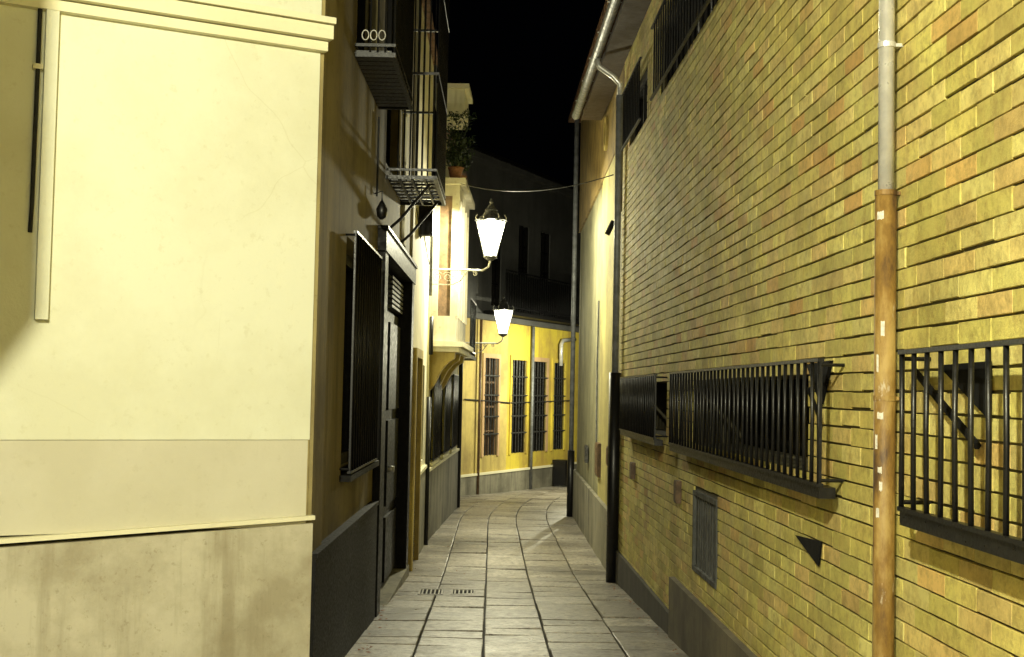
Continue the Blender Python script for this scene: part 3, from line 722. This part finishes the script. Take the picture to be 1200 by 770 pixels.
# ------------------------------------------------------------------ far yellow house (L4)
F4 = Frame((-.62,27.0),(4.5,37.53), 1)
if F4.n.y > 0: F4.n = -F4.n
H4 = thing('far_yellow_house', 'yellow house closing the view at the bend, with four tall narrow barred windows', 'house', (2,33,-1))
def u4(px):                                   # distance along F4 seen at photo column px
    k = (px-567)/1500; return (k*F4.o.y - F4.o.x)/(F4.u.x - k*F4.u.y)
wins = [(570,583),(602,616),(627,640),(651,661)]
o4 = [(u4(a-1.5),u4(b+1.5),-1.45,.72) for a,b in wins]
UT = 1.60
up4 = [(u4(a),u4(b),1.9,3.9) for a,b in ((575,586),(606,618),(632,643))]
mb = MB(); F4.wall(mb, -2, u4(596), -2.8, UT, [o for o in o4 if o[1]<u4(596)], .5); mb.build('left_wall', M['ochre'], H4)
mb = MB(); F4.wall(mb, u4(596), F4.L, -2.8, UT, [o for o in o4 if o[0]>u4(596)], .5); mb.build('right_wall', M['yellow'], H4)
mb = MB(); F4.wall(mb, -2, F4.L, UT+.002, 5.0, up4, .5); mb.build('upper_wall', M['dim_grey_plaster'], H4)  # lack of lamplight on the upper floors put into the dark grey
mb = MB(); F4.box(mb,-2,F4.L,-3.2,5,-3.0,-.52); mb.build('rear_wall', M['black'], H4)
mb = MB(); F4.box(mb,-2,F4.L,UT-.05,UT+.07,-.1,.14); F4.box(mb,-2,F4.L,5.0,5.12,-1,.25); mb.build('string_course', M['dim_grey_plaster'], H4)
mb = MB()
for i in range(11):
    pass
F4.box(mb,-2,F4.L,-3,-1.86,-.02,.05); mb.build('plinth', M['stone_grey'], H4)
mb = MB(); F4.box(mb,-2,F4.L,-1.858,-1.81,-.02,.07); mb.build('plinth_cap', M['cornice'], H4)
mb = MB(); F4.box(mb,-2,F4.L,5.122,5.2,-3,.3); mb.build('roof', M['granite'], H4)
for i,(a,b,c,d_) in enumerate(o4+up4):
    mb = MB(); F4.box(mb,a,a+.06,c,d_,-.10,-.03); F4.box(mb,b-.06,b,c,d_,-.10,-.03); F4.box(mb,(a+b)/2-.03,(a+b)/2+.03,c,d_,-.095,-.035)
    for k in range(1,4): F4.box(mb,a+.06,b-.06,c+(d_-c)*k/4-.02,c+(d_-c)*k/4+.02,-.09,-.04)
    w = mb.build('window', M['brown_wood'] if i==0 else M['dark_wood'], H4)
    mb = MB(); F4.box(mb,a,b,c,d_,-.16,-.105); mb.build('pane', M['glass'], w)
    if i < 4:
        mb = MB()
        for k in range(5): uu_ = a+(b-a)*(k+.5)/5; mb.tube([F4.p(uu_,c,.02),F4.p(uu_,d_,.02)], .009, 6)
        for k in (.22,.4,.62,.82): F4.box(mb,a-.04,b+.04,c+(d_-c)*k-.014,c+(d_-c)*k+.014,.005,.035)
        mb.build('grille', M['iron_grey'] , w)
        mb = MB()
        F4.box(mb,a-.10,a,c-.02,d_+.1,.0,.03); F4.box(mb,b,b+.10,c-.02,d_+.1,.0,.03); F4.box(mb,a,b,d_,d_+.1,.0,.03); mb.build('surround', M['pink_plaster'] if i in (0,2) else M['yellow'], w)
# balcony over the far house
ub = u4(566); ue = u4(664)
mb = MB(); F4.box(mb,ub,ue,UT+.08,UT+.16,.0,.55); bb = mb.build('balcony', M['granite'], H4)
mb = MB()
for hh in (UT+.25,UT+1.05): F4.box(mb,ub,ue,hh-.015,hh+.015,.52,.55)
k = ub
while k < ue: mb.tube([F4.p(k,UT+.16,.535),F4.p(k,UT+1.05,.535)], .009, 6); k += .13
mb.build('railing', M['iron'], bb)
mb = MB(); F4.box(mb,ub+.05,ue-.05,UT+.28,UT+1.0,.50,.515); mb.build('privacy_screen', M['granite'], bb)
mb = MB(); u_ = u4(653); mb.tube([F4.p(u_+.9,1.35,.12),F4.p(u_+.1,1.28,.12),F4.p(u_,1.18,.12),F4.p(u_,.65,.12)], .05, 10); mb.build('vent_pipe', M['zinc'], H4, True)
mb = MB(); u_ = u4(622); mb.tube([F4.p(u_,UT-.06,.07),F4.p(u_,ge(30),.07)], .04, 8); mb.build('downpipe', M['pvc'], H4, True)
mb = MB(); u_ = u4(560.5); mb.tube([F4.p(u_,UT-.06,.07),F4.p(u_,ge(28),.07)], .03, 8); mb.build('downpipe', M['brown_wood'], H4, True)
mb = MB(); mb.tube([F4.p(u4(545),-.2,.03),F4.p(u4(600),-.28,.03),F4.p(u4(668),-.22,.03)], .015, 6); mb.build('facade_cable', M['cable'], H4)

# cabinet / bin by the far wall
cu = u4(650); q = F4.p(cu,0,.30)
t = thing('litter_bin', 'dark upright litter bin standing against the far yellow wall', 'bin', (q.x,q.y,g(q.y)))
mb = MB(); z = g(q.y); F4.box(mb,cu-.16,cu+.16,z-EYE+.05,z-EYE+.58,.10,.42); mb.build('body', M['iron'], t)
mb = MB(); F4.box(mb,cu-.18,cu+.18,z-EYE+.582,z-EYE+.66,.08,.44); mb.build('lid', M['iron'], t)
mb = MB(); F4.box(mb,cu-.14,cu+.14,z-EYE,z-EYE+.048,.12,.40); mb.build('foot', M['iron_grey'], t)

# dim tall building beyond B, round the bend
H5 = thing('dark_tall_house', 'tall unlit grey house rising behind the far bend between yellow house and alley end', 'house', (8,31,-1))
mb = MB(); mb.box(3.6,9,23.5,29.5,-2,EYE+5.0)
mb.build('wall', M['dim_grey_plaster'], H5)
mb = MB(); mb.box(3.5,9.1,23.4,29.6,EYE+5.002,EYE+5.15); mb.build('roof', M['tile'], H5)
mb = MB()
for y in (24.5,26.5,28.2): mb.box(3.57,3.599,y,y+.7,EYE+1.2,EYE+2.8)
mb.build('shutters', M['dark_wood'], H5)

mb = MB()
for _ in range(420):
    y = random.uniform(7.5,26); x = random.choice([-1,1])
    xx = (FS.p(0,0).x+.12+abs(random.gauss(0,.05)) if x < 0 else 1.37-abs(random.gauss(0,.05))) if y < 13 else random.uniform(-.6,1.3)
    if y > 13 and random.random() < .8: continue
    sz = random.uniform(.006,.02); a = random.uniform(0,6.28); z = g(y)+.012
    mb.add([(xx+math.cos(a+q)*sz*(1 if q in (0,3.14) else .5), y+math.sin(a+q)*sz, z+random.uniform(0,.008)) for q in (0,1.57,3.14,4.71)], [(0,1,2,3)])
gr = mb.build('litter_specks', M['terracotta']); gr['kind'] = 'stuff'

# cable across the alley
p0 = F3.p(.8,3.05,BD+.05); p1 = FB.p(.62,1.98,.06); p1 = Vector((p1.x,p1.y,EYE+2.42)); p0 = Vector((-.35,17.2,EYE+2.78))
mb = MB(); pts = [p0.lerp(p1,i/16) - Vector((0,0,.14*4*(i/16)*(1-i/16))) for i in range(17)]
o = (mb.tube(pts, .006, 6), mb.build('overhead_cable', M['cable'] , None, True))[1]
o['label'] = 'thin dark cable sagging across the alley above the lamps'; o['category'] = 'cable'

# ------------------------------------------------------------------ world, camera, render
w = bpy.data.worlds.new('World'); S.world = w; w.use_nodes = True
bg = w.node_tree.nodes['Background']; bg.inputs[0].default_value = (.35,.42,.6,1); bg.inputs[1].default_value = .0008
cam = bpy.data.cameras.new('camera'); co = bpy.data.objects.new('camera', cam); COL.objects.link(co)
cam.sensor_width = 36; cam.lens = 45; cam.clip_end = 2000; cam.clip_start = .05
yaw = -math.atan(33/1500); tilt = math.atan(73/1500); roll = R(1.15)
co.matrix_world = Matrix.Translation((0,0,EYE)) @ Matrix.Rotation(yaw,4,'Z') @ Matrix.Rotation(R(90)+tilt,4,'X') @ Matrix.Rotation(roll,4,'Z')
S.camera = co
S.render.engine = 'CYCLES'
S.view_settings.view_transform = 'Standard'; S.view_settings.look = 'None'; S.view_settings.exposure = 0; S.view_settings.gamma = 1
S.cycles.max_bounces = 8; S.cycles.diffuse_bounces = 5
